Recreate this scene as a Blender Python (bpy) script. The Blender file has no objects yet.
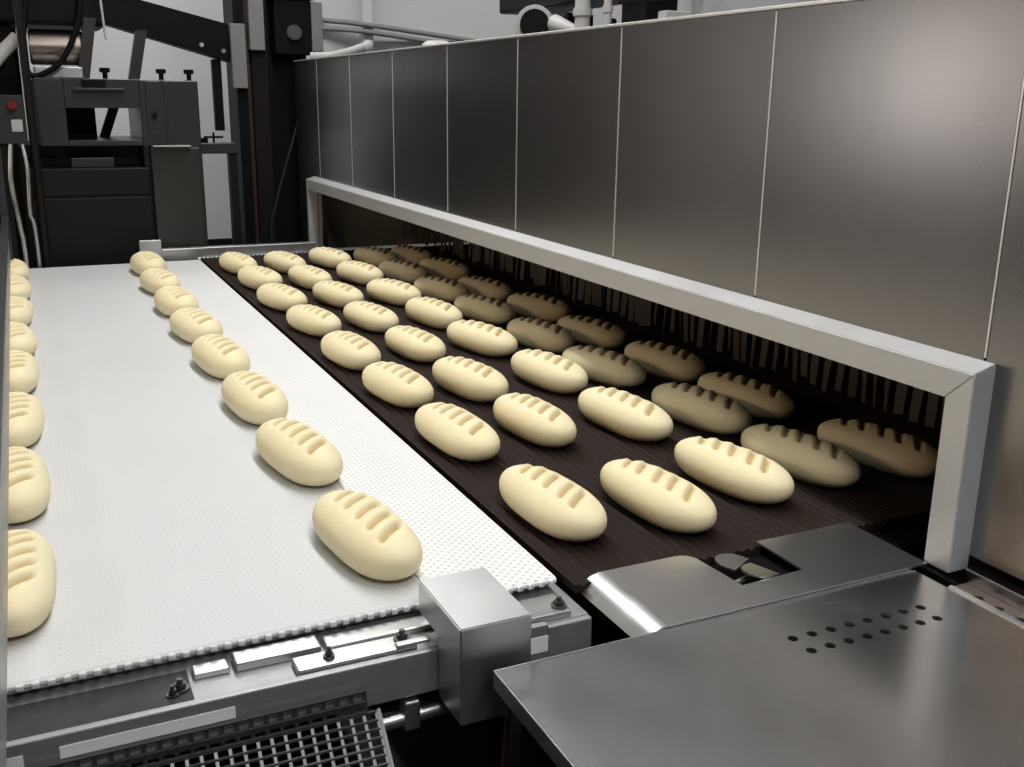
import bpy, bmesh, math, random
from mathutils import Vector, Matrix, Euler
random.seed(7)
S = bpy.context.scene
COL = S.collection
PI = math.pi

# ------------------------------------------------------------------ materials
def _new(name):
    m = bpy.data.materials.new(name); m.use_nodes = True
    nt = m.node_tree
    return m, nt, nt.nodes, nt.links, nt.nodes['Principled BSDF']

def steel(name, col, rough=.3, var=.25, scale=6, stretch=(1, 1, 1), bump=.02, metal=1.0, spec=.5):
    m, nt, N, L, B = _new(name)
    tc = N.new('ShaderNodeTexCoord'); mp = N.new('ShaderNodeMapping'); mp.inputs['Scale'].default_value = stretch
    L.new(tc.outputs['Object'], mp.inputs['Vector'])
    n = N.new('ShaderNodeTexNoise'); n.inputs['Scale'].default_value = scale; n.inputs['Detail'].default_value = 5
    L.new(mp.outputs[0], n.inputs['Vector'])
    r = N.new('ShaderNodeMapRange'); r.inputs['To Min'].default_value = max(.03, rough - var * .4); r.inputs['To Max'].default_value = rough + var * .4
    L.new(n.outputs['Fac'], r.inputs['Value']); L.new(r.outputs[0], B.inputs['Roughness'])
    mx = N.new('ShaderNodeMix'); mx.data_type = 'RGBA'
    mx.inputs['A'].default_value = (*[c * (1 - .25 * var) for c in col], 1); mx.inputs['B'].default_value = (*[min(1, c * (1 + .25 * var)) for c in col], 1)
    L.new(n.outputs['Fac'], mx.inputs['Factor']); L.new(mx.outputs['Result'], B.inputs['Base Color'])
    B.inputs['Metallic'].default_value = metal; B.inputs['Specular IOR Level'].default_value = spec
    if bump:
        n2 = N.new('ShaderNodeTexNoise'); n2.inputs['Scale'].default_value = scale * 5; n2.inputs['Detail'].default_value = 3
        L.new(mp.outputs[0], n2.inputs['Vector'])
        b = N.new('ShaderNodeBump'); b.inputs['Strength'].default_value = bump; b.inputs['Distance'].default_value = .01
        L.new(n2.outputs['Fac'], b.inputs['Height']); L.new(b.outputs[0], B.inputs['Normal'])
    return m

def paint(name, col, rough=.5, var=.12, scale=8, spec=.4):
    m, nt, N, L, B = _new(name)
    tc = N.new('ShaderNodeTexCoord')
    n = N.new('ShaderNodeTexNoise'); n.inputs['Scale'].default_value = scale; n.inputs['Detail'].default_value = 4
    L.new(tc.outputs['Object'], n.inputs['Vector'])
    mx = N.new('ShaderNodeMix'); mx.data_type = 'RGBA'
    mx.inputs['A'].default_value = (*[c * (1 - var) for c in col], 1); mx.inputs['B'].default_value = (*[min(1, c * (1 + var)) for c in col], 1)
    L.new(n.outputs['Fac'], mx.inputs['Factor']); L.new(mx.outputs['Result'], B.inputs['Base Color'])
    B.inputs['Roughness'].default_value = rough; B.inputs['Specular IOR Level'].default_value = spec
    return m

def belt_white(name, col, pit, strength, px, py):
    m, nt, N, L, B = _new(name)
    tc = N.new('ShaderNodeTexCoord'); sp = N.new('ShaderNodeSeparateXYZ'); L.new(tc.outputs['Object'], sp.inputs[0])
    def mth(op, a, b=None):
        n = N.new('ShaderNodeMath'); n.operation = op
        for i, v in enumerate((a, b)):
            if v is None: continue
            if isinstance(v, (int, float)): n.inputs[i].default_value = v
            else: L.new(v, n.inputs[i])
        return n.outputs[0]
    sx = mth('SINE', mth('MULTIPLY', sp.outputs['X'], 2 * PI / px))
    sy = mth('SINE', mth('MULTIPLY', sp.outputs['Y'], 2 * PI / py))
    p = mth('MULTIPLY', sx, sy)
    mr = N.new('ShaderNodeMapRange'); mr.interpolation_type = 'SMOOTHSTEP'
    mr.inputs['From Min'].default_value = .35; mr.inputs['From Max'].default_value = .8
    L.new(p, mr.inputs['Value'])
    n = N.new('ShaderNodeTexNoise'); n.inputs['Scale'].default_value = 3; n.inputs['Detail'].default_value = 5
    L.new(tc.outputs['Object'], n.inputs['Vector'])
    m1 = N.new('ShaderNodeMix'); m1.data_type = 'RGBA'
    m1.inputs['A'].default_value = (*[c * .95 for c in col], 1); m1.inputs['B'].default_value = (*col, 1)
    L.new(n.outputs['Fac'], m1.inputs['Factor'])
    m2 = N.new('ShaderNodeMix'); m2.data_type = 'RGBA'; m2.inputs['B'].default_value = (*pit, 1)
    L.new(m1.outputs['Result'], m2.inputs['A'])
    f = mth('MULTIPLY', mr.outputs[0], strength); L.new(f, m2.inputs['Factor'])
    L.new(m2.outputs['Result'], B.inputs['Base Color'])
    b = N.new('ShaderNodeBump'); b.inputs['Strength'].default_value = .25; b.inputs['Distance'].default_value = .002; b.invert = True
    L.new(mr.outputs[0], b.inputs['Height']); L.new(b.outputs[0], B.inputs['Normal'])
    B.inputs['Roughness'].default_value = .55; B.inputs['Specular IOR Level'].default_value = .3
    return m

def dough_mat():
    m, nt, N, L, B = _new('raw_dough')
    tc = N.new('ShaderNodeTexCoord')
    n = N.new('ShaderNodeTexNoise'); n.inputs['Scale'].default_value = 9; n.inputs['Detail'].default_value = 4
    L.new(tc.outputs['Object'], n.inputs['Vector'])
    mx = N.new('ShaderNodeMix'); mx.data_type = 'RGBA'
    mx.inputs['A'].default_value = (.79, .69, .43, 1); mx.inputs['B'].default_value = (.87, .79, .54, 1)
    L.new(n.outputs['Fac'], mx.inputs['Factor'])
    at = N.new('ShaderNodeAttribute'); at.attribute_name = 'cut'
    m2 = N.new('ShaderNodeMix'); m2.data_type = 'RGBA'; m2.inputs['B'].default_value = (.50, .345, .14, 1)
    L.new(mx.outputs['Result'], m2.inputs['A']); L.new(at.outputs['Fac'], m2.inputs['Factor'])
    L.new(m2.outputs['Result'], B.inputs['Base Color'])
    B.inputs['Roughness'].default_value = .55; B.inputs['Specular IOR Level'].default_value = .25
    B.inputs['Subsurface Weight'].default_value = .15; B.inputs['Subsurface Radius'].default_value = (.012, .008, .004); B.inputs['Subsurface Scale'].default_value = .5
    n3 = N.new('ShaderNodeTexNoise'); n3.inputs['Scale'].default_value = 60; n3.inputs['Detail'].default_value = 3
    L.new(tc.outputs['Object'], n3.inputs['Vector'])
    b = N.new('ShaderNodeBump'); b.inputs['Strength'].default_value = .12; b.inputs['Distance'].default_value = .004
    L.new(n3.outputs['Fac'], b.inputs['Height']); L.new(b.outputs[0], B.inputs['Normal'])
    return m

def frosted(name):
    m, nt, N, L, B = _new(name)
    B.inputs['Base Color'].default_value = (.28, .29, .29, 1); B.inputs['Roughness'].default_value = .35
    n = N.new('ShaderNodeTexNoise'); n.inputs['Scale'].default_value = 4
    r = N.new('ShaderNodeMapRange'); r.inputs['To Min'].default_value = .55; r.inputs['To Max'].default_value = .75
    L.new(n.outputs['Fac'], r.inputs['Value']); L.new(r.outputs[0], B.inputs['Alpha'])
    return m

M = dict(
    face=steel('brushed_dark_steel', (.25, .237, .23), .26, .08, 3, (1, 1, .3), .008),
    bright=steel('bright_steel', (.58, .58, .58), .34, .3, 12),
    hood=steel('hood_steel', (.55, .555, .56), .46, .2, 8, metal=.6),
    seam=steel('polished_seam', (.85, .84, .82), .4, .1, 8, bump=0),
    table=steel('scuffed_table_steel', (.80, .81, .815), .25, .18, 4, (1, 1, 1), .006),
    plate=steel('plate_steel', (.76, .76, .77), .30, .08, 4, bump=.004),
    box=steel('dented_steel', (.62, .62, .62), .36, .3, 7, (1, 1, 1), .05),
    rail=steel('worn_steel', (.50, .50, .50), .38, .4, 14, (1, 1, 1), .05),
    dim=steel('dull_steel', (.13, .13, .13), .5, .3, 6),
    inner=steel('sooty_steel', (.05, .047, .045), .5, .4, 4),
    strip=paint('sooty_curtain_rubber', (.085, .072, .060), .6, .35, 20),
    black=paint('black_paint', (.004, .004, .004), .5, spec=.12),
    darkpaint=paint('dark_grey_paint', (.008, .0078, .0075), .42, spec=.2),
    midpaint=paint('grey_machine_paint', (.030, .0295, .029), .30),
    lightpaint=paint('light_grey_paint', (.42, .42, .42), .5),
    rust=paint('reddish_brown_paint', (.028, .012, .008), .5),
    white=belt_white('white_belt_plastic', (.64, .65, .655), (.54, .55, .555), .35, .018, .016),  # toned darker than the right strip; weaker light put into the colour
    whiteperf=belt_white('white_perforated_belt_plastic', (.80, .81, .81), (.46, .47, .47), .8, .021, .0175),  # toned lighter than the left strip; stronger light put into the colour
    beam=steel('scratched_beam_steel', (.34, .34, .34), .45, .4, 14, (1, 1, 1), .05, metal=.6),
    endwall=paint('grey_tunnel_lining', (.30, .29, .28), .55, .2, 5),
    mesh=steel('tray_mesh_steel', (.16, .16, .16), .5, .3, 10),
    smudge=paint('greasy_dark_plate', (.035, .035, .035), .5, .5, 25, spec=.2),
    label=paint('white_label', (.85, .85, .85), .5),
    belt=steel('brown_wire_mesh', (.024, .016, .0135), .6, .5, 30, (1, 1, 1), .2, metal=0, spec=.06),
    dough=dough_mat(),
    frost=frosted('frosted_plastic'),
    wall=paint('off_white_wall_paint', (.56, .56, .55), .7, .06, 2),
    wall2=paint('grey_wall_paint', (.07, .07, .07), .7, .1, 2),
    floor=paint('dark_floor_tiles', (.030, .030, .030), .5, .3, 3),
    red=paint('red_plastic', (.14, .010, .012), .35),
    drum=steel('bronze_drum', (.23, .20, .175), .38, .2, 6),
    greypipe=paint('grey_conduit_paint', (.22, .22, .22), .5),
    covergrey=paint('grey_cover_paint', (.20, .20, .20), .45),
    tan=paint('flour_dusted_plate', (.30, .27, .24), .5),
)

# ------------------------------------------------------------------ mesh helpers
def box(bm, a, b, bev=0.0, seg=2):
    t = bmesh.new()
    bmesh.ops.create_cube(t, size=1)
    a, b = Vector(a), Vector(b); c = (a + b) / 2; d = b - a
    for v in t.verts: v.co = Vector((v.co.x * d.x, v.co.y * d.y, v.co.z * d.z)) + c
    if bev:
        bmesh.ops.bevel(t, geom=list(t.edges), offset=min(bev, .45 * min(abs(d.x), abs(d.y), abs(d.z))), segments=seg, affect='EDGES', profile=.5)
    merge(bm, t); return bm

def merge(bm, t, mat=None):
    if mat is not None: bmesh.ops.transform(t, matrix=mat, verts=t.verts)
    me = bpy.data.meshes.new('tmp'); t.to_mesh(me); t.free(); bm.from_mesh(me); bpy.data.meshes.remove(me)

def BX(a, b, bev=.003): return box(bmesh.new(), a, b, bev)

def cyl(bm, p, q, r, seg=20, r2=None, bev=0):
    p, q = Vector(p), Vector(q); d = q - p
    t = bmesh.new()
    bmesh.ops.create_cone(t, cap_ends=True, segments=seg, radius1=r, radius2=r if r2 is None else r2, depth=d.length)
    if bev:
        es = [e for e in t.edges if len(e.link_faces) == 2 and any(len(f.verts) > 4 for f in e.link_faces)]
        bmesh.ops.bevel(t, geom=es, offset=bev, segments=2, affect='EDGES')
    mat = Matrix.Translation((p + q) / 2) @ d.to_track_quat('Z', 'Y').to_matrix().to_4x4()
    merge(bm, t, mat); return bm

def catmull(pts, n=8):
    P = [Vector(p) for p in pts]; P = [P[0] * 2 - P[1]] + P + [P[-1] * 2 - P[-2]]; out = []
    for i in range(1, len(P) - 2):
        for k in range(n):
            t = k / n
            out.append(.5 * ((2 * P[i]) + (P[i + 1] - P[i - 1]) * t + (2 * P[i - 1] - 5 * P[i] + 4 * P[i + 1] - P[i + 2]) * t * t + (3 * P[i] - P[i - 1] - 3 * P[i + 1] + P[i + 2]) * t ** 3))
    out.append(P[-2]); return out

def tube(bm, pts, r, seg=10, smooth=True):
    P = catmull(pts) if smooth and len(pts) > 2 else [Vector(p) for p in pts]
    rings = []; up = Vector((.13, .31, .94))
    for i, p in enumerate(P):
        d = (P[min(i + 1, len(P) - 1)] - P[max(i - 1, 0)]).normalized()
        s = d.cross(up).normalized(); u = s.cross(d)
        rings.append([bm.verts.new(p + s * r * math.cos(2 * PI * k / seg) + u * r * math.sin(2 * PI * k / seg)) for k in range(seg)])
    for a, b in zip(rings, rings[1:]):
        for k in range(seg): bm.faces.new((a[k], a[(k + 1) % seg], b[(k + 1) % seg], b[k]))
    bm.faces.new(rings[0]); bm.faces.new(rings[-1]); return bm

def prism(bm, poly, axis, lo, hi, bev=0):
    """poly: 2D points; axis: extrusion axis 'X' (poly=YZ), 'Y' (poly=XZ) or 'Z' (poly=XY)"""
    t = bmesh.new()
    def mk(p, h): return {'X': (h, p[0], p[1]), 'Y': (p[0], h, p[1]), 'Z': (p[0], p[1], h)}[axis]
    A = [t.verts.new(mk(p, lo)) for p in poly]; Bv = [t.verts.new(mk(p, hi)) for p in poly]
    n = len(poly)
    t.faces.new(A); t.faces.new(Bv)
    for i in range(n): t.faces.new((A[i], A[(i + 1) % n], Bv[(i + 1) % n], Bv[i]))
    bmesh.ops.recalc_face_normals(t, faces=t.faces)
    if bev: bmesh.ops.bevel(t, geom=list(t.edges), offset=bev, segments=2, affect='EDGES')
    merge(bm, t); return bm

def holed_sheet(x0, x1, y0, y1, z0, z1, holes, seg=14):
    """rectangular sheet with real round holes (x, y, r)"""
    t = bmesh.new(); es = []; loops = []
    def loop(pts):
        v = [t.verts.new((x, y, z1)) for x, y in pts]
        e = [t.edges.new((v[i], v[(i + 1) % len(v)])) for i in range(len(v))]
        es.extend(e); loops.append(v)
    loop([(x0, y0), (x1, y0), (x1, y1), (x0, y1)])
    for hx, hy, hr in holes:
        loop([(hx + hr * math.cos(2 * PI * k / seg), hy + hr * math.sin(2 * PI * k / seg)) for k in range(seg)])
    bmesh.ops.triangle_fill(t, use_beauty=True, use_dissolve=False, edges=es)
    top = list(t.faces)
    low = {v: t.verts.new((v.co.x, v.co.y, z0)) for v in list(t.verts)}
    for f in top: t.faces.new([low[v] for v in reversed(f.verts)])
    for lp in loops:
        for i in range(len(lp)):
            a, b = lp[i], lp[(i + 1) % len(lp)]
            t.faces.new((a, b, low[b], low[a]))
    bmesh.ops.recalc_face_normals(t, faces=t.faces)
    return t

def obj(name, bm, mat, parent=None, smooth=False, angle=40):
    bmesh.ops.recalc_face_normals(bm, faces=bm.faces)
    me = bpy.data.meshes.new(name); bm.to_mesh(me); bm.free()
    me.materials.append(M[mat] if isinstance(mat, str) else mat)
    o = bpy.data.objects.new(name, me); COL.objects.link(o)
    if smooth: 
        me.polygons.foreach_set('use_smooth', [True] * len(me.polygons))
        me.set_sharp_from_angle(angle=math.radians(angle))
    if parent: put(o, parent)
    return o

def put(o, parent):
    o.parent = parent
    # absolute location of the parent chain (no rotations used)
    loc = Vector((0, 0, 0)); p = parent
    while p: loc += p.location; p = p.parent
    o.matrix_parent_inverse = Matrix.Translation(-loc)

def tag(o, label, cat, group=None, kind=None):
    o['label'] = label; o['category'] = cat
    if group: o['group'] = group
    if kind: o['kind'] = kind
    return o

def thing(name, label, cat, loc, group=None):
    o = bpy.data.objects.new(name, None); COL.objects.link(o); o.location = loc; o.empty_display_size = .1
    return tag(o, label, cat, group)

def struct(name, bm, mat):
    o = obj(name, bm, mat); o['kind'] = 'structure'; return o

# ------------------------------------------------------------------ the room
struct('floor', BX((-5.6, -3.6, -.1), (11.1, 9.6, 0), 0), 'floor')
struct('ceiling', BX((-5.6, -3.6, 4.2), (11.1, 9.6, 4.3), 0), 'wall2')
struct('wall_back', BX((-5.6, 9.5, 0), (11.1, 9.6, 4.2), 0), 'wall')
struct('wall_left', BX((-5.6, -3.6, 0), (-5.5, 9.5, 4.2), 0), 'wall2')
struct('wall_right', BX((11, -3.6, 0), (11.1, 9.5, 4.2), 0), 'wall')
struct('wall_front', BX((-5.5, -3.6, 0), (11, -3.5, 4.2), 0), 'wall2')
struct('baseboard_back', BX((-5.5, 9.47, 0), (11, 9.5, .45), .004), 'darkpaint')
struct('trim_1', BX((2.93, 9.38, 0), (3.02, 9.5, 4.2), .004), 'wall')        # pilaster on the back wall
struct('trim_2', BX((6.55, 9.3, 0), (6.75, 9.5, 4.2), .004), 'lightpaint')

# ------------------------------------------------------------------ tunnel oven
XF = 1.451
oven = thing('tunnel_oven', 'long brushed steel tunnel oven with a low framed mouth along its side', 'oven', (2.6, 3.3, 0))
ys = [-.68, -.06, .56, 1.178, 1.796, 2.413, 3.04, 3.639, 4.257, 4.88, 5.478, 5.96]
for i, (a, b) in enumerate(zip(ys, ys[1:])):
    zlo = .93 if i < 3 else (.885 if i == len(ys) - 2 else 1.235)
    obj('face_panel', BX((XF, a + .0025, zlo), (XF + .03, b - .0025, 1.885), .0012), 'face', oven)
for y in ys[1:-1]:
    obj('seam_trim', BX((XF - .0012, y - .0024, 1.285 if y < 5.5 else 1.285), (XF + .028, y + .0024, 1.883), .0008), 'seam', oven)
obj('top_trim', BX((XF - .004, -.68, 1.8855), (XF + .04, 5.96, 1.893), .002), 'seam', oven)
obj('roof', BX((XF + .005, -.68, 1.86), (3.6, 5.96, 1.8845), .002), 'dim', oven)
obj('base_panel', BX((XF + .012, -.68, 0), (3.6, 5.96, .86), .004), 'dim', oven)
# tunnel lining
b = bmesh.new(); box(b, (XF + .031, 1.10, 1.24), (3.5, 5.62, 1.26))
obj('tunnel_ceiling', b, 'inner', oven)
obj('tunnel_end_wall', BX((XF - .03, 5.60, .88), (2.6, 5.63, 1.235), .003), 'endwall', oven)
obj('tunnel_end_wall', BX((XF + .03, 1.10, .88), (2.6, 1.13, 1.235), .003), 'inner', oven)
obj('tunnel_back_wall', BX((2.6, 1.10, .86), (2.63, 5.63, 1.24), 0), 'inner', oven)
obj('back_shell', BX((3.57, -.68, .86), (3.6, 5.96, 1.86), 0), 'dim', oven)
# mouth frame: beam and two posts, mitred at the near corner
YA, YB = 1.155, 5.605
ZT, ZB, XO = 1.266, 1.212, 1.404
b = bmesh.new()
def quadprism(b, front, back):
    A = [b.verts.new(p) for p in front]; Bk = [b.verts.new(p) for p in back]
    n = len(A); b.faces.new(A); b.faces.new(Bk)
    for i in range(n): b.faces.new((A[i], A[(i + 1) % n], Bk[(i + 1) % n], Bk[i]))
PW = .056
quadprism(b, [(XO, YA, ZT), (XO, YA + PW, ZB), (XO, YB - .03, ZB), (XO, YB, ZT)],
          [(XF + .002, YA, ZT + .014), (XF + .002, YA + PW, ZB), (XF + .002, YB - .03, ZB), (XF + .002, YB, ZT + .014)])
bmesh.ops.recalc_face_normals(b, faces=b.faces)
bmesh.ops.bevel(b, geom=list(b.edges), offset=.0018, segments=2, affect='EDGES')
obj('mouth_beam', b, 'hood', oven)
b = bmesh.new()
quadprism(b, [(XO, YA - .0005, ZT), (XO, YA + PW - .0005, ZB), (XO, YA + PW - .0005, .903), (XO, YA - .0005, .903)],
          [(XF + .002, YA - .0005, ZT + .013), (XF + .002, YA + PW - .0005, ZB), (XF + .002, YA + PW - .0005, .903), (XF + .002, YA - .0005, .903)])
bmesh.ops.recalc_face_normals(b, faces=b.faces)
bmesh.ops.bevel(b, geom=list(b.edges), offset=.0018, segments=2, affect='EDGES')
obj('mouth_post', b, 'hood', oven)
b = bmesh.new()
quadprism(b, [(XO, YB, ZT), (XO, YB - .03, ZB), (XO, YB - .03, .887), (XO, YB, .887)],
          [(XF + .002, YB, ZT + .013), (XF + .002, YB - .03, ZB), (XF + .002, YB - .03, .887), (XF + .002, YB, .887)])
bmesh.ops.recalc_face_normals(b, faces=b.faces)
obj('mouth_post', b, 'hood', oven)
# ledge with holes at the foot of the near panel
obj('foot_ledge', BX((XF - .022, -.68, .885), (XF + .03, 1.14, .915), .002), 'face', oven)
fl = holed_sheet(1.376, XF - .0225, .40, 1.135, .884, .889, [(1.402, 1.085 - .0415 * i, .0085) for i in range(16)])
obj('drip_flange', fl, 'plate', oven)

# curtain inside the oven mouth
cur = thing('strip_curtain', 'sooty strip curtain hanging inside the dark oven mouth behind the loaves', 'curtain', (1.95, 3.3, 1.2))
obj('curtain_rail', BX((1.935, 1.14, 1.215), (1.965, 5.58, 1.238), .002), 'inner', cur)
k = 0; y = 1.18
while y < 5.55 and k < 98:
    t = bmesh.new(); w = random.uniform(.026, .036); zb = .935 + random.uniform(-.012, .018); tw = random.uniform(-.7, .7)
    rows = []
    for j in range(7):
        f = j / 6; z = 1.215 + (zb - 1.215) * f; a = tw * f; hw = w / 2 * (1 - .25 * f * f)
        xx = 1.95 + .008 * math.sin(f * 3 + k)
        dx, dy = math.sin(a) * hw, math.cos(a) * hw
        rows.append([t.verts.new((xx + sx * dx + ox * math.cos(a), y + sx * dy - ox * math.sin(a), z)) for ox in (-.0015, .0015) for sx in (-1, 1)])
    for r0, r1 in zip(rows, rows[1:]):
        for q in ((0, 1), (1, 3), (3, 2), (2, 0)): t.faces.new((r0[q[0]], r0[q[1]], r1[q[1]], r1[q[0]]))
    t.faces.new([rows[0][i] for i in (0, 1, 3, 2)]); t.faces.new([rows[-1][i] for i in (0, 1, 3, 2)])
    obj('strip', t, 'strip', cur, True); y += .045; k += 1

# ------------------------------------------------------------------ dark oven belt (ribbed)
t = bmesh.new(); x = .785; prof = []
pit = .021; n = int((2.56 - x) / pit)
for i in range(n):
    x0 = x + i * pit
    for q in range(6): prof.append((x0 + pit * q / 6, .8975 + .0028 * math.sin(2 * PI * q / 6)))
prof.append((x + n * pit, .8975))
def runs(y0, y1, xmax=None):
    pr = prof
    up0 = [t.verts.new((px, y0, pz)) for px, pz in pr]; up1 = [t.verts.new((px, y1, pz)) for px, pz in pr]
    dn0 = [t.verts.new((px, y0, .884)) for px, pz in pr]; dn1 = [t.verts.new((px, y1, .884)) for px, pz in pr]
    for i in range(len(pr) - 1):
        t.faces.new((up0[i], up0[i + 1], up1[i + 1], up1[i])); t.faces.new((dn0[i], dn1[i], dn1[i + 1], dn0[i + 1]))
        t.faces.new((up0[i], dn0[i], dn0[i + 1], up0[i + 1])); t.faces.new((up1[i], up1[i + 1], dn1[i + 1], dn1[i]))
    t.faces.new((up0[0], up1[0], dn1[0], dn0[0])); t.faces.new((up0[-1], dn0[-1], dn1[-1], up1[-1]))
runs(1.388, 5.38)
belt = thing('oven_belt', 'dark brown ribbed belt carrying rows of loaves into the oven', 'conveyor belt', (1.2, 3.3, 0))
obj('ribbed_belt', t, 'belt', belt, True)
obj('belt_bed', BX((.80, 1.30, .862), (2.56, 5.37, .8835), .003), 'black', belt)
obj('belt_frame', BX((.83, 1.34, .55), (1.41, 5.34, .8615), .004), 'black', belt)
for yy in (1.42, 5.26):
    for xx in (.88, 1.36): obj('leg', BX((xx - .03, yy - .03, 0), (xx + .03, yy + .03, .5495), .004), 'black', belt)

# ------------------------------------------------------------------ white conveyor
conv = thing('white_conveyor', 'wide white plastic conveyor on a worn steel frame beside the dark belt', 'conveyor belt', (.2, 3.4, 0))
XL = -1.1
def belt_strip(x0, x1, mat, y0, knuckle, name):
    t = bmesh.new()
    # side profile in YZ, rolled over at both ends
    P = [(5.30, .899), (5.33, .893), (5.345, .880)] if False else None
    top = [(y0 + .004, .8885), (y0 + .0005, .893), (y0 + .001, .897), (y0 + .006, .900)]
    far = [(5.305, .900), (5.318, .895), (5.322, .888)]
    poly = top + far
    prism(t, poly, 'X', x0, x1)
    n = int((x1 - x0) / .0205)
    for i in range(n):
        xa = x1 - .004 - i * .0205
        box(t, (xa - .011, y0 - .0045, .8895), (xa, y0 + .006, .8985), .002)
    return obj(name, t, mat, conv, True, 30)
SEAM = .548
belt_strip(XL, SEAM - .001, 'white', 1.437, True, 'smooth_belt')
belt_strip(SEAM + .001, .768, 'whiteperf', 1.425, True, 'perforated_belt')
obj('belt_bed', BX((XL, 1.46, .855), (.765, 5.30, .888), .003), 'rail', conv)
# front ledge, beam and fittings
obj('ledge', BX((XL, 1.336, .862), (.782, 1.4595, .872), .0015), 'beam', conv)
obj('front_beam', BX((XL, 1.322, .806), (.70, 1.3355, .878), .0025), 'beam', conv)
obj('dark_plate', BX((XL, 1.338, .8722), (.145, 1.425, .8745), .0008), 'smudge', conv)
obj('splice_plate', BX((.152, 1.393, .8722), (.204, 1.423, .882), .0025), 'bright', conv)
obj('splice_plate', BX((.212, 1.390, .8722), (.342, 1.428, .887), .003), 'rail', conv)
obj('splice_plate', BX((.350, 1.392, .8722), (.53, 1.428, .882), .003), 'bright', conv)
sl = bmesh.new(); box(sl, (.292, 1.339, .8722), (.480, 1.380, .8835), .003)
sp = obj('slotted_bracket', sl, 'bright', conv)
obj('slot', BX((.318, 1.354, .8836), (.372, 1.364, .8842), 0), 'black', sp)
obj('clamp_bar', BX((.446, 1.337, .8836), (.500, 1.350, .890), .002), 'bright', conv)
obj('right_bracket', BX((.56, 1.338, .8722), (.752, 1.405, .884), .003), 'bright', conv)
obj('right_end_face', BX((.70, 1.322, .815), (.782, 1.3355, .872), .003), 'beam', conv)
def bolt(x, y, z, r=.009, par=conv):
    t = bmesh.new(); cyl(t, (x, y, z), (x, y, z + .003), r * 1.5, 18); cyl(t, (x, y, z + .003), (x, y, z + .011), r, 6, bev=.001)
    cyl(t, (x, y, z + .011), (x, y, z + .017), r * .55, 12, bev=.001)
    return obj('bolt', t, 'dim', par)
bolt(.13, 1.375, .8745); bolt(.118, 1.362, .8745, .006); bolt(.463, 1.364, .8835); bolt(.738, 1.36, .884); bolt(.345, 1.359, .8842, .006)
for xa, xb in ((-.034, .197), (-.36, -.078), (.628, .699)):
    zz = (.842, .860) if xa < .5 else (.830, .858)
    obj('paper_label', BX((xa, 1.3208, zz[0]), (xb, 1.322, zz[1]), 0), 'label', conv)
for yy in (1.5, 5.2):
    for xx in (XL + .05, .70): obj('leg', BX((xx - .03, yy - .03, 0), (xx + .03, yy + .03, .8545), .004), 'dim', conv)
obj('under_beam', BX((XL, 1.52, .70), (.74, 1.58, .79), .004), 'dim', conv)
# little pipe stubs under the beam
t = bmesh.new(); cyl(t, (.415, 1.33, .765), (.56, 1.33, .77), .012); box(t, (.45, 1.315, .75), (.475, 1.345, .80), .003)
obj('pipe_stub', t, 'rail', conv)
obj('lower_bar', BX((.42, 1.36, .735), (.70, 1.42, .755), .003), 'beam', conv)

# cover box at the corner
cb = thing('cover_box', 'dented stainless cover box over the near corner of the white conveyor', 'cover', (.56, 1.28, 0))
t = bmesh.new()
prism(t, [(1.228, .798), (1.228, .9585), (1.405, .9585), (1.405, .9025), (1.3205, .9025), (1.3205, .798)], 'X', .506, .622, .0022)
obj('cover', t, 'box', cb)
obj('bracket_post', BX((.53, 1.25, 0), (.59, 1.315, .7975), .004), 'black', cb)

# perforated tray below the front beam
tr = thing('perforated_tray', 'perforated steel tray of square holes below the front beam of the white conveyor', 'tray', (.15, 1.22, 0))
t = bmesh.new()
def grid_sheet(t, x0, x1, y0, y1, z0, z1, px, py, w):
    # bars forming square holes; the sheet follows a line from (y0,z0) to (y1,z1)
    L = math.hypot(y1 - y0, z1 - z0); ny = int(L / py); nx = int((x1 - x0) / px)
    for i in range(nx + 1):
        xx = x0 + (x1 - x0) * i / nx
        quadprism(t, [(xx - w / 2, y0, z0), (xx + w / 2, y0, z0), (xx + w / 2, y1, z1), (xx - w / 2, y1, z1)],
                  [(xx - w / 2, y0, z0 - .002), (xx + w / 2, y0, z0 - .002), (xx + w / 2, y1, z1 - .002), (xx - w / 2, y1, z1 - .002)])
    for j in range(ny + 1):
        f = j / ny; yy = y0 + (y1 - y0) * f; zz = z0 + (z1 - z0) * f
        box(t, (x0, yy - w / 2, zz - .0025), (x1, yy + w / 2, zz + .0003))
grid_sheet(t, -.35, .40, 1.306, 1.205, .808, .708, .0195, .0122, .0048)
obj('mesh_front', t, 'mesh', tr)
t = bmesh.new(); grid_sheet(t, -.35, .385, 1.313, 1.307, .842, .810, .0205, .012, .006)
obj('mesh_back', t, 'dim', tr)
b = bmesh.new(); quadprism(b, [(.402, 1.307, .81), (.402, 1.205, .71), (.402, 1.205, .69), (.402, 1.307, .79)], [(.407, 1.307, .81), (.407, 1.205, .71), (.407, 1.205, .69), (.407, 1.307, .79)])
obj('rim', b, 'mesh', tr)
obj('support', BX((-.1, 1.215, 0), (-.06, 1.25, .712), .004), 'black', tr)
obj('support', BX((.28, 1.215, 0), (.32, 1.25, .712), .004), 'black', tr)

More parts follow.
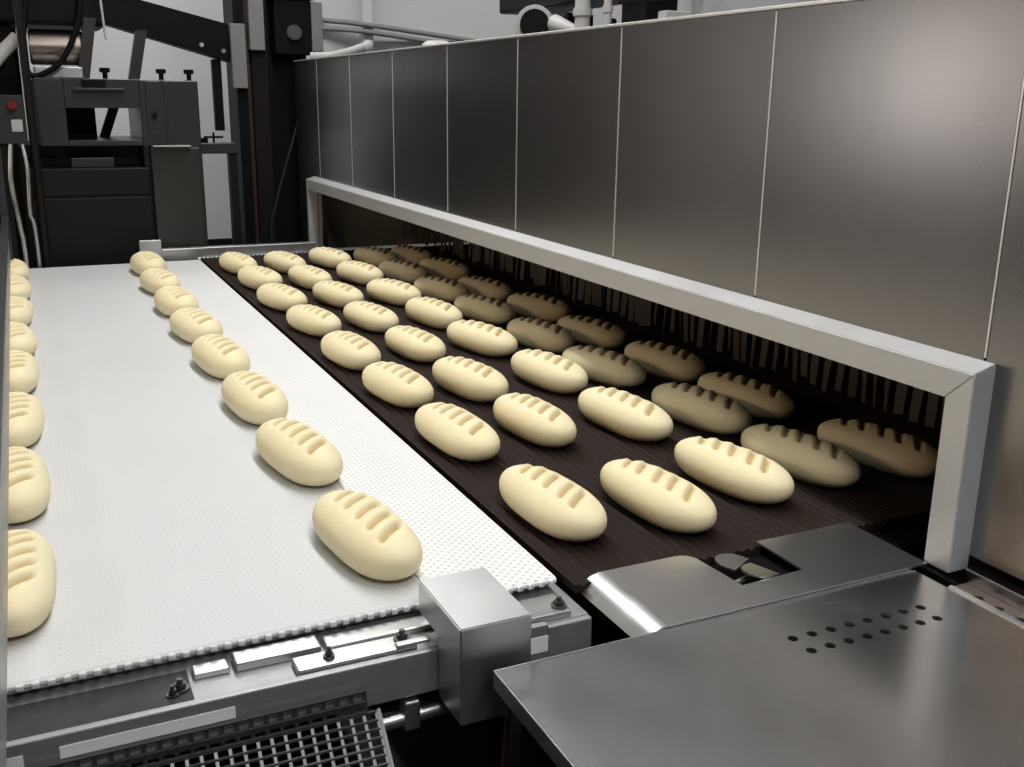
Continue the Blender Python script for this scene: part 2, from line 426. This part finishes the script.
# ------------------------------------------------------------------ notched guide plate and its flaps
gp = thing('guide_plate', 'notched steel guide plate with a rolled end between dark belt and table', 'plate', (1.1, 1.3, 0))
t = bmesh.new()
rad = .03
def arc(cx, cy, r, a0, a1, n=6): return [(cx + r * math.cos(a0 + (a1 - a0) * i / n), cy + r * math.sin(a0 + (a1 - a0) * i / n)) for i in range(n + 1)]
poly = [(.85, 1.197), (1.4, 1.197), (1.4, 1.398)] + [(1.176, 1.398), (1.176, 1.268), (1.04, 1.262)] + arc(1.03 - rad, 1.405 - rad, rad, 0, PI / 2) + [(.85, 1.405)]
prism(t, poly, 'Z', .902, .9055, 0)
obj('plate', t, 'plate', gp)
t = bmesh.new()
pr = [(.85, .9055), (.838, .9045), (.824, .900), (.810, .892), (.800, .883), (.797, .884), (.807, .895), (.822, .9035), (.838, .9083), (.85, .9087)]
pr = [(x, z - .0032) for x, z in pr]
prism(t, pr, 'Y', 1.197, 1.405)
obj('rolled_end', t, 'bright', gp, True)
for xx in (.9, 1.3): obj('post', BX((xx - .02, 1.21, 0), (xx + .02, 1.25, .9015), .003), 'black', gp)
def flap(cx, cy, ang, tilt):
    t = bmesh.new(); q = bmesh.new()
    poly = [(-.03, -.02), (.03, -.02)] + arc(.0, .0, .03, 0, PI, 10)
    prism(q, poly, 'Z', -.002, .002, 0)
    merge(t, q, Matrix.Translation((cx, cy, .905)) @ Euler((tilt, 0, ang)).to_matrix().to_4x4())
    return t
lt = thing('latch', 'small pair of rounded metal flaps in the notch of the guide plate', 'latch', (1.06, 1.3, .89))
obj('flap', flap(1.080, 1.345, .5, .05), 'plate', lt)
obj('flap', flap(1.10, 1.295, 1.9, .12), 'plate', lt)
t = bmesh.new(); cyl(t, (1.045, 1.30, .886), (1.13, 1.315, .890), .006, 12)
obj('hinge_pin', t, 'rail', lt)

# ------------------------------------------------------------------ table
tb = thing('steel_table', 'scuffed stainless steel table in the foreground with two rows of round holes', 'table', (.96, .93, 0))
holes = [(1.007 + .0373 * i, 1.093 - .0009 * i, .0085) for i in range(8)] + [(1.009 + .0365 * i, 1.053 - .0007 * i, .0085) for i in range(8)]
obj('table_top', holed_sheet(.548, 1.366, .70, 1.194, .890, .8995, holes), 'table', tb)
b = bmesh.new(); quadprism(b, [(1.3662, .70, .884), (1.3745, .70, .884), (1.3745, 1.12, .884), (1.3662, 1.12, .884)], [(1.3662, .70, .9015), (1.3745, .70, .9035), (1.3745, 1.12, .9035), (1.3662, 1.12, .9015)])
bmesh.ops.recalc_face_normals(b, faces=b.faces); obj('raised_edge', b, 'bright', tb)
obj('rim', BX((.5445, .70, .872), (.5478, 1.194, .9002), .001), 'bright', tb)
obj('rim', BX((.5445, 1.1942, .872), (1.36, 1.1968, .9012), .001), 'bright', tb)
obj('rim', BX((.5445, .697, .872), (1.366, .6998, .9005), .001), 'bright', tb)
obj('underframe', BX((.60, .75, .84), (1.31, 1.15, .86), .003), 'black', tb)
for xx in (.60, 1.31):
    for yy in (.75, 1.15): obj('leg', BX((xx - .02, yy - .02, 0), (xx + .02, yy + .02, .8895), .003), 'black', tb)
tag(obj('hanging_cable', tube(bmesh.new(), [(.52, 1.16, 0.012), (.522, 1.155, .3), (.535, 1.16, .6), (.56, 1.18, .82), (.60, 1.215, .87)], .004), 'rust', None, True),
    'thin reddish cable hanging in the gap under the left end of the steel table', 'cable')

# ------------------------------------------------------------------ far rail at the end of the belts
fr = thing('end_rail', 'low steel rail across the far end of the belts', 'rail', (.95, 5.44, 0))
obj('rail_bar', BX((.60, 5.42, .88), (1.40, 5.47, .945), .004), 'rail', fr)
obj('corner_bracket', BX((.495, 5.385, .905), (.60, 5.40, .998), .003), 'rail', fr)
obj('sloping_plate', BX((.775, 5.392, .875), (1.40, 5.419, .893), .003), 'plate', fr)
for xx in (.65, 1.35): obj('leg', BX((xx - .02, 5.425, 0), (xx + .02, 5.465, .8795), .003), 'black', fr)
obj('bracket_post', BX((.53, 5.40, 0), (.57, 5.44, .95), .003), 'black', fr)

# ------------------------------------------------------------------ hanging side guard at the left
sg = thing('side_guard', 'frosted plastic guard sheet hanging over the left loaves at the photo edge', 'guard', (-.085, 2.9, 1.0))
obj('guard_sheet', BX((-.087, .80, 1.0), (-.081, 4.97, 1.17), .001), 'frost', sg)
obj('hanger', BX((-.10, 4.985, .99), (-.07, 5.015, 4.199), .003), 'midpaint', sg)
obj('stand', BX((-.10, .765, 0), (-.07, .795, 1.185), .003), 'midpaint', sg)
obj('top_rail', BX((-.098, .795, 1.17), (-.07, 4.985, 1.185), .002), 'midpaint', sg)

# ------------------------------------------------------------------ loaves
def loaf_mesh(seed):
    rnd = random.Random(seed)
    Ls, W, H = .166, .067, .086
    ns, na = 180, 84
    bm = bmesh.new(); cl = bm.verts.layers.float.new('cut')
    cuts = [(-.100 + .049 * i + rnd.uniform(-.004, .004), rnd.uniform(.85, 1.1)) for i in range(5)]
    p1, p2 = rnd.uniform(0, 6), rnd.uniform(0, 6)
    rings = []
    for i in range(1, ns):
        th = PI * i / ns; s = -math.cos(th) * (.9 + .1 * abs(math.cos(th)))
        s = -math.cos(th)
        e = max(0, 1 - abs(s) ** 2.8)
        w = W * e ** .5 * (1 + .025 * math.sin(3 * s + p1)); h = H * e ** .44 * (1 + .02 * math.sin(2.5 * s + p2))
        ring = []
        for k in range(na):
            a = 2 * PI * k / na
            ca, sa = math.cos(a), math.sin(a)
            xx = w * math.copysign(abs(ca) ** .9, ca)
            zc = H * .40 + .006 * (1 - e)
            eh = e ** .46
            zz = zc + (H - zc) * eh * abs(sa) ** .95 if sa > 0 else zc - zc * 1.25 * eh * abs(sa) ** .85
            yy = s * Ls
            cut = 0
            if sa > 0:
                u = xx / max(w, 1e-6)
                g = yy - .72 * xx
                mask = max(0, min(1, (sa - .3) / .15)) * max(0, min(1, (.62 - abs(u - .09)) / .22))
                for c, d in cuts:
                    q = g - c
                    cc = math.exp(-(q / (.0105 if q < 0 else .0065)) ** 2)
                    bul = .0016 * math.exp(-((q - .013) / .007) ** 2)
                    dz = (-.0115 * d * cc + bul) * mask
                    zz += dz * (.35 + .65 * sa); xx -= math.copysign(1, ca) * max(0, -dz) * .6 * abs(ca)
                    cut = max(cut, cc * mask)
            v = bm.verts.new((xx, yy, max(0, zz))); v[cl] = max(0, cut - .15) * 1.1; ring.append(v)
        rings.append(ring)
    for a, b in zip(rings, rings[1:]):
        for k in range(na): bm.faces.new((a[k], a[(k + 1) % na], b[(k + 1) % na], b[k]))
    for ring, s in ((rings[0], -1), (rings[-1], 1)):
        c = bm.verts.new((0, s * Ls, H * .40 + .006))
        for k in range(na): bm.faces.new((ring[k], ring[(k + 1) % na], c))
    bmesh.ops.recalc_face_normals(bm, faces=bm.faces)
    me = bpy.data.meshes.new('scored_loaf'); bm.to_mesh(me); bm.free()
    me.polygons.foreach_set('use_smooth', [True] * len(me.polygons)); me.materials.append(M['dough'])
    return me
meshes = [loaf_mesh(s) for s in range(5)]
ORD = ['nearest', 'second', 'third', 'fourth', 'fifth', 'sixth', 'seventh', 'farthest']
cols = {
 'white': [(0.497, 1.650), (0.493, 2.135), (0.490, 2.594), (0.487, 3.072), (0.486, 3.542), (0.482, 4.004), (0.482, 4.476), (0.490, 4.975)],
 'left': [(-0.08, 1.66), (-0.08, 2.125), (-0.08, 2.584), (-0.08, 3.058), (-0.08, 3.505), (-0.08, 3.978), (-0.08, 4.489), (-0.08, 4.96)],
 'c1': [(0.876, 1.654), (0.874, 2.14), (0.878, 2.579), (0.873, 3.008), (0.881, 3.488), (0.876, 3.956), (0.888, 4.424), (0.88, 4.875)],
 'c2': [(1.087, 1.602), (1.083, 2.145), (1.081, 2.55), (1.089, 3.021), (1.087, 3.479), (1.096, 3.937), (1.094, 4.371), (1.091, 4.827)],
 'c3': [(1.317, 1.659), (1.315, 2.1), (1.327, 2.542), (1.317, 3.005), (1.317, 3.444), (1.318, 3.897), (1.328, 4.395), (1.323, 4.874)],
 'c4': [(1.511, 1.673), (1.519, 2.061), (1.504, 2.531), (1.517, 2.971), (1.52, 3.442), (1.523, 3.889), (1.529, 4.376), (1.542, 4.826)],
 'c5': [(1.719, 1.643), (1.702, 2.113), (1.707, 2.511), (1.707, 2.959), (1.726, 3.4), (1.698, 3.845), (1.724, 4.362), (1.719, 4.795)]}
DESC = {
 'white': ('pale scored loaf on the white belt beside the dark belt, {} in row', 'loaves on the white belt beside the dark belt'),
 'left': ('pale scored loaf under the frosted guard at left photo edge, {} in row', 'loaves at the left edge of the white belt'),
 'c1': ('pale scored loaf in dark belt row closest to the white belt, {} in row', 'loaves in the dark belt row closest to the white belt'),
 'c2': ('pale scored loaf in second dark belt row from the white belt, {} in row', 'loaves in the second row of the dark belt'),
 'c3': ('pale scored loaf in middle dark belt row just outside the oven, {} in row', 'loaves in the middle row of the dark belt'),
 'c4': ('shaded scored loaf just inside the oven mouth, first shaded row, {} in row', 'loaves in the first shaded row inside the oven'),
 'c5': ('shaded scored loaf deepest in oven, row by the strip curtain, {} in row', 'loaves in the deepest row inside the oven')}
for key, pts in cols.items():
    for i, (x, y) in enumerate(pts):
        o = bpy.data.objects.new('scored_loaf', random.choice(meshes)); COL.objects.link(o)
        z = .9005 if key in ('white', 'left') else .9003
        o.location = (x, y + (.006 if key != 'left' else .05), z)
        base = math.radians({'white': 5, 'left': 0, 'c1': 3, 'c2': 4, 'c3': 6, 'c4': 8}.get(key, 7) + (min(i, 5) * 1.3 if key[0] == 'c' else 0))
        o.rotation_euler = (0, 0, base + math.radians(random.uniform(-2.5, 2.5)))
        o.scale = (random.uniform(.96, 1.04), random.uniform(.96, 1.03), random.uniform(.95, 1.03))
        if key == 'white': o.scale = [q * 1.05 for q in o.scale]
        d, g = DESC[key]; tag(o, d.format(ORD[i]), 'bread', g)

# ------------------------------------------------------------------ dough machine at the back
dm = thing('dough_machine', 'dark grey dough dividing machine with a square window behind the white belt', 'machine', (.4, 5.8, 0))
obj('lower_body', BX((.0, 5.56, 0), (.597, 6.3, 1.345), .006), 'darkpaint', dm)
obj('front_panel', BX((.012, 5.548, .10), (.588, 5.559, 1.20), .004), 'darkpaint', dm)
obj('upper_strip', BX((.012, 5.548, 1.212), (.588, 5.559, 1.342), .004), 'darkpaint', dm)
obj('slot_frame', box(box(box(bmesh.new(), (.0, 5.56, 1.346), (.03, 6.3, 1.452), .004), (.57, 5.56, 1.346), (.597, 6.3, 1.452), .004), (.031, 5.75, 1.346), (.569, 6.3, 1.452), .002), 'darkpaint', dm)
obj('slot_tab', BX((.23, 5.60, 1.346), (.43, 5.62, 1.392), .003), 'midpaint', dm)
t = bmesh.new()
box(t, (.10, 5.56, 1.453), (.228, 6.2, 1.772), .006); box(t, (.572, 5.56, 1.453), (.69, 6.2, 1.772), .006)
box(t, (.228, 5.562, 1.633), (.572, 6.198, 1.77), .002); box(t, (.228, 5.562, 1.453), (.572, 6.198, 1.478), .002)
obj('upper_body', t, 'midpaint', dm)
obj('inner_block', BX((.23, 5.95, 1.479), (.385, 6.15, 1.632), .004), 'black', dm)
obj('window_brace', prism(bmesh.new(), [(.40, 1.479), (.45, 1.479), (.51, 1.632), (.46, 1.632)], 'Y', 6.0, 6.05), 'darkpaint', dm)
obj('top_shelf', BX((.27, 5.535, 1.715), (.50, 5.559, 1.728), .003), 'midpaint', dm)
obj('top_recess', BX((.31, 5.552, 1.73), (.42, 5.559, 1.768), .003), 'black', dm)
obj('painted_highlight', BX((.615, 5.53, 1.445), (.80, 5.559, 1.453), .002), 'lightpaint', dm)  # pale strip painting in the bright highlight along this edge
obj('side_cabinet', BX((.60, 5.58, 0), (.86, 6.25, 1.772), .008), 'midpaint', dm)
obj('side_door', BX((.605, 5.565, .10), (.845, 5.579, 1.44), .005), 'midpaint', dm)
obj('upper_door', BX((.60, 5.555, 1.50), (.672, 5.562, 1.765), .003), 'midpaint', dm)
for kx, kz in ((.425, 1.772), (.69, 1.772), (.825, 1.772)):
    t = bmesh.new(); cyl(t, (kx, 5.62, kz), (kx, 5.62, kz + .03), .012); cyl(t, (kx, 5.62, kz + .03), (kx, 5.62, kz + .052), .025, bev=.003)
    obj('knob', t, 'black', dm, True)
t = bmesh.new(); cyl(t, (.635, 5.555, 1.60), (.635, 5.535, 1.60), .012, bev=.002); obj('knob', t, 'black', dm, True)
obj('side_arm', BX((.861, 5.70, 1.40), (1.06, 5.80, 1.455), .004), 'midpaint', dm)
obj('arm_post', BX((1.02, 5.71, 0), (1.06, 5.79, 1.399), .004), 'darkpaint', dm)
t = bmesh.new(); cyl(t, (.90, 5.75, 1.455), (.90, 5.75, 1.48), .02); cyl(t, (.95, 5.75, 1.455), (.95, 5.75, 1.51), .006); cyl(t, (.90, 5.75, 1.485), (1.0, 5.75, 1.485), .006)
obj('valve', t, 'black', dm, True)
obj('drum', cyl(bmesh.new(), (.10, 5.8, 1.92), (.345, 5.8, 1.92), .085, 36, bev=.006), 'drum', dm, True)
obj('drum_plate', BX((.11, 5.68, 1.773), (.33, 5.9, 1.826), .004), 'rail', dm)
obj('motor_housing', BX((-.06, 5.7, 2.02), (.46, 6.15, 2.5), .02), 'black', dm)
obj('housing_bracket', BX((-.02, 5.76, 1.7725), (.03, 5.84, 2.02), .004), 'black', dm)
for a, bb in (((.33, 5.72, 1.773), (.385, 5.72, 2.06)), ((.585, 5.9, 1.773), (.64, 5.9, 2.02))):
    t = bmesh.new(); dx = .028
    quadprism(t, [(a[0] - dx, a[1] - .03, a[2]), (a[0] + dx, a[1] - .03, a[2]), (bb[0] + dx, a[1] - .03, bb[2]), (bb[0] - dx, a[1] - .03, bb[2])],
              [(a[0] - dx, a[1] + .03, a[2]), (a[0] + dx, a[1] + .03, a[2]), (bb[0] + dx, a[1] + .03, bb[2]), (bb[0] - dx, a[1] + .03, bb[2])])
    obj('strut', t, 'midpaint', dm)
bk = thing('back_cabinet', 'tall dark cabinet standing behind the control box at the left photo edge', 'cabinet', (-.4, 6.7, 0))
obj('cabinet_body', BX((-1.2, 6.5, 0), (.055, 7.0, 2.7), .01), 'black', bk)
obj('cabinet_door', BX((-1.15, 6.48, .1), (.03, 6.499, 2.6), .004), 'darkpaint', bk)
# inclined beam above the machine
sb = thing('inclined_beam', 'dark inclined box beam sloping down to the black column above the dough machine', 'beam', (.5, 6.3, 2.0))
obj('beam', prism(bmesh.new(), [(-.3, 2.43), (1.165, 2.09), (1.165, 1.885), (-.3, 2.29)], 'Y', 6.26, 6.42, .004), 'black', sb)
t = bmesh.new(); box(t, (1.06, 6.30, 1.50), (1.11, 6.36, 1.90), .004); obj('hanging_stop', t, 'black', sb)
for bx, bz in ((1.0, 1.975), (1.12, 1.945)): obj('bolt', cyl(bmesh.new(), (bx, 6.26, bz), (bx, 6.25, bz), .012), 'rail', sb)

def pipe_thing(name, label, cat, pts, r, mat, group=None):
    return tag(obj(name, tube(bmesh.new(), pts, r), mat, None, True), label, cat, group)
pipe_thing('black_cable', 'thick black cable looping in front of the bronze drum', 'cable', [(.36, 5.66, 2.3), (.33, 5.64, 2.05), (.24, 5.63, 1.86), (.13, 5.63, 1.783), (.08, 5.64, 1.80), (.07, 5.65, 1.9), (.10, 5.66, 2.1), (.12, 5.67, 2.3)], .014, 'black')
pipe_thing('thin_cable', 'thin grey cable dangling below the inclined beam', 'cable', [(.42, 5.6, 2.35), (.435, 5.6, 2.1), (.44, 5.6, 1.99), (.446, 5.6, 1.955)], .006, 'lightpaint')
cbx = thing('control_box', 'small grey control box with a red button at the left photo edge', 'control box', (-.06, 5.45, 0))
obj('housing', BX((-.17, 5.42, 1.47), (.045, 5.54, 1.69), .006), 'midpaint', cbx)
obj('red_button', cyl(bmesh.new(), (-.005, 5.419, 1.645), (-.005, 5.395, 1.645), .022, bev=.004), 'red', cbx, True)
sw = obj('switch_plate', BX((-.018, 5.412, 1.525), (.03, 5.4195, 1.58), .003), 'lightpaint', cbx)
obj('rocker', BX((-.004, 5.406, 1.538), (.016, 5.4118, 1.567), .002), 'black', sw)
obj('stand', BX((-.10, 5.45, 0), (-.05, 5.51, 1.469), .004), 'darkpaint', cbx)
pipe_thing('upright_pipe', 'dark upright pipe standing beside the control box', 'pipe', [(.068, 5.43, 0), (.068, 5.43, 1.9), (.05, 5.45, 2.2)], .02, 'darkpaint')
pipe_thing('silver_hose', 'silver hose curving down below the control box, left one', 'hose', [(-.03, 5.39, 1.47), (-.045, 5.37, 1.3), (-.03, 5.36, 1.1), (-.02, 5.37, .9), (-.02, 5.39, .02)], .011, 'rail', 'hoses below the control box')
pipe_thing('silver_hose', 'silver hose curving down below the control box, right one', 'hose', [(.02, 5.40, 1.47), (.03, 5.38, 1.35), (.02, 5.37, 1.15), (.035, 5.37, 1.0), (.03, 5.39, .02)], .009, 'rail', 'hoses below the control box')
pipe_thing('white_hose', 'thick pale hose crossing the top left corner of the photo', 'hose', [(-.10, 5.5, 1.78), (-.03, 5.5, 1.87), (.05, 5.52, 1.95)], .03, 'lightpaint')

# black column beside the oven
cm = thing('black_column', 'tall black steel column between the dough machine and the oven', 'column', (1.37, 6.35, 0))
obj('left_flange', BX((1.175, 6.20, 0), (1.235, 6.5, 4.19), .004), 'black', cm)
obj('brown_strip', BX((1.236, 6.23, 0), (1.262, 6.49, 4.19), .002), 'rust', cm)
obj('middle_flange', BX((1.263, 6.20, 0), (1.36, 6.49, 4.19), .004), 'darkpaint', cm)
obj('web', BX((1.361, 6.26, 0), (1.60, 6.48, 4.19), .004), 'black', cm)
obj('grey_cover', BX((1.145, 6.15, 1.74), (1.228, 6.199, 2.09), .004), 'covergrey', cm)
obj('upper_cover', BX((1.25, 6.14, 1.95), (1.335, 6.199, 2.6), .004), 'covergrey', cm)
obj('motor_box', BX((1.385, 6.10, 1.93), (1.595, 6.259, 2.23), .006), 'black', cm)
t = bmesh.new(); cyl(t, (1.49, 6.099, 2.05), (1.49, 6.07, 2.05), .042, 24, bev=.006); obj('motor_cap', t, 'dim', cm, True)
obj('box_lid', BX((1.375, 6.08, 2.23), (1.62, 6.259, 2.25), .003), 'midpaint', cm)
obj('edge_plate', BX((1.596, 6.09, 1.95), (1.66, 6.259, 2.22), .004), 'covergrey', cm)
pipe_thing('curved_cable', 'thin grey cable hanging beside the far end of the oven', 'cable', [(1.49, 6.06, 1.62), (1.477, 6.06, 1.539), (1.402, 6.06, 1.312), (1.332, 6.06, 1.082), (1.298, 6.06, .878), (1.29, 6.06, .01)], .006, 'midpaint')

# things on top of the oven
pe = thing('pipe_elbow', 'pale pipe elbow lying on the far end of the oven roof', 'pipe', (1.6, 5.7, 1.885))
obj('pipe', tube(bmesh.new(), [(1.50, 5.78, 1.912), (1.60, 5.75, 1.915), (1.70, 5.70, 1.94), (1.78, 5.68, 1.965), (1.80, 5.68, 1.94), (1.80, 5.68, 1.886)], .022), 'lightpaint', pe, True)
t = bmesh.new(); cyl(t, (1.77, 5.68, 1.955), (1.815, 5.68, 1.975), .032, 18, bev=.004); obj('collar', t, 'lightpaint', pe, True)
for pts, lab in (([(1.9, 9.46, 2.40), (2.54, 9.45, 2.36), (2.97, 9.35, 2.325), (4.0, 9.46, 2.235), (5.0, 9.46, 2.14)], 'upper grey conduit running along the off white back wall'),
                 ([(1.9, 9.46, 2.315), (2.54, 9.45, 2.29), (2.97, 9.35, 2.265), (4.0, 9.46, 2.165), (5.0, 9.46, 2.07)], 'lower grey conduit running along the off white back wall')):
    pipe_thing('wall_conduit', lab, 'conduit', pts, .022, 'greypipe', 'conduits on the back wall')
# blower and ducts further back on the roof
bl = thing('roof_blower', 'dark blower with a pale nozzle on the oven roof', 'blower', (1.9, 3.85, 1.885))
t = bmesh.new(); cyl(t, (1.9, 3.83, 1.985), (1.98, 3.98, 1.985), .075, 28, r2=.085, bev=.008); obj('drum_body', t, 'lightpaint', bl, True)
t = bmesh.new(); cyl(t, (1.893, 3.815, 1.985), (1.905, 3.84, 1.985), .058, 28, bev=.004); obj('intake', t, 'black', bl, True)
t = bmesh.new(); cyl(t, (1.93, 3.72, 1.985), (1.96, 3.56, 1.945), .034, 18, r2=.016, bev=.003); obj('nozzle', t, 'lightpaint', bl, True)
obj('foot', BX((1.88, 3.70, 1.885), (2.02, 4.02, 1.908), .004), 'black', bl)
obj('motor', BX((1.99, 3.74, 1.909), (2.12, 3.98, 2.03), .012), 'darkpaint', bl)
dc = thing('overhead_duct', 'dark overhead duct crossing above the oven roof on pale posts', 'duct', (2.1, 3.4, 1.885))
obj('duct', BX((1.98, 3.25, 2.06), (2.2, 4.35, 2.35), .01), 'darkpaint', dc)
obj('junction_box', BX((2.05, 3.26, 1.96), (2.19, 3.42, 2.0595), .006), 'darkpaint', dc)
for px_, py_, rr in ((1.9, 3.44, .028), (1.9, 3.26, .014)):
    t = bmesh.new(); cyl(t, (px_, py_, 1.885), (px_, py_, 2.16), rr, 18, bev=.002); cyl(t, (px_, py_, 1.99), (px_, py_, 2.02), rr * 1.25, 18, bev=.003); obj('post', t, 'lightpaint', dc, True)
    obj('post_arm', BX((px_, py_ - .012, 2.11), (1.985, py_ + .012, 2.14), .002), 'rail', dc)
t = bmesh.new(); cyl(t, (1.92, 3.27, 1.885), (1.92, 3.27, 1.975), .02, 16, bev=.004); obj('valve_stem', t, 'black', dc, True)
obj('duct_end_box', BX((1.93, 3.0, 2.02), (1.979, 3.249, 2.10), .006), 'darkpaint', dc)
obj('pale_panel', BX((1.95, 2.97, 1.885), (2.05, 3.02, 1.984), .004), 'lightpaint', dc)
tag(obj('roof_vent', cyl(cyl(bmesh.new(), (1.6, 4.12, 1.885), (1.6, 4.12, 1.905), .03, 20), (1.6, 4.12, 1.905), (1.6, 4.12, 1.925), .07, 24, r2=.045, bev=.004), 'lightpaint', None, True), 'small flat pale vent cap near the edge of the oven roof', 'vent')
wc = thing('wall_lamp', 'small pale wall lamp high on the back wall behind the oven', 'lamp', (5.0, 9.45, 2.5))
obj('shade', BX((4.66, 9.35, 2.42), (5.0, 9.46, 2.52), .03), 'lightpaint', wc); obj('bracket', BX((4.78, 9.46, 2.44), (4.88, 9.499, 2.50), .004), 'rail', wc)

# ------------------------------------------------------------------ light
def area(name, loc, rot, sx, sy, power, col=(1, 1, 1)):
    l = bpy.data.lights.new(name, 'AREA'); l.shape = 'RECTANGLE'; l.size = sx; l.size_y = sy; l.energy = power; l.color = col
    o = bpy.data.objects.new(name, l); COL.objects.link(o); o.location = loc; o.rotation_euler = rot
    return o
area('ceiling_lamp', (1.05, 3.0, 4.1), (0, 0, 0), .35, 6.5, 158, (1, .985, .96))
area('ceiling_lamp', (-1.6, 2.5, 4.1), (0, 0, 0), .35, 5.5, 14, (1, .985, .96))  # weak ambient fill, added on the left side
area('ceiling_lamp', (4.5, 7.6, 4.1), (0, 0, 0), 8, .35, 130)
area('ceiling_lamp', (-1.0, 8.4, 4.1), (0, 0, 0), 5, .35, 60)
area('window_light', (-5.4, 7.6, 1.95), (0, math.radians(-90), 0), 1.2, 1.6, 36, (1, .965, .94))
area('warm_fill_light', (-3.2, 2.6, 2.75), (0, math.radians(-70), 0), .3, 3.2, 30, (1, .71, .48))  # added warm fill for the loaves in the oven mouth, no real fixture
area('ceiling_lamp', (.4, -1.6, 4.1), (math.radians(25), 0, 0), 1.2, .35, 62)
w = bpy.data.worlds.new('World'); S.world = w; w.use_nodes = True
w.node_tree.nodes['Background'].inputs[0].default_value = (.5, .5, .5, 1); w.node_tree.nodes['Background'].inputs[1].default_value = .05

# ------------------------------------------------------------------ camera
pitch, yaw, roll, F = -2.71932062e-01, 4.43730602e-01, 1.22881709e-02, 1020.55
f = Vector((math.sin(yaw) * math.cos(pitch), math.cos(yaw) * math.cos(pitch), math.sin(pitch)))
r = Vector((math.cos(yaw), -math.sin(yaw), 0)); u = r.cross(f)
r2 = math.cos(roll) * r + math.sin(roll) * u; u2 = -math.sin(roll) * r + math.cos(roll) * u
cam = bpy.data.cameras.new('camera'); co = bpy.data.objects.new('camera', cam); COL.objects.link(co)
mat = Matrix((( r2.x, u2.x, -f.x, 0), (r2.y, u2.y, -f.y, 0), (r2.z, u2.z, -f.z, 1.7), (0, 0, 0, 1)))
co.matrix_world = mat
cam.sensor_width = 36; cam.lens = F / 1024 * 36; cam.clip_start = .05; cam.clip_end = 60
S.camera = co
S.view_settings.view_transform = 'Standard'; S.view_settings.look = 'None'; S.view_settings.gamma = 1; S.view_settings.use_curve_mapping = False
S.view_settings.exposure = 0.0
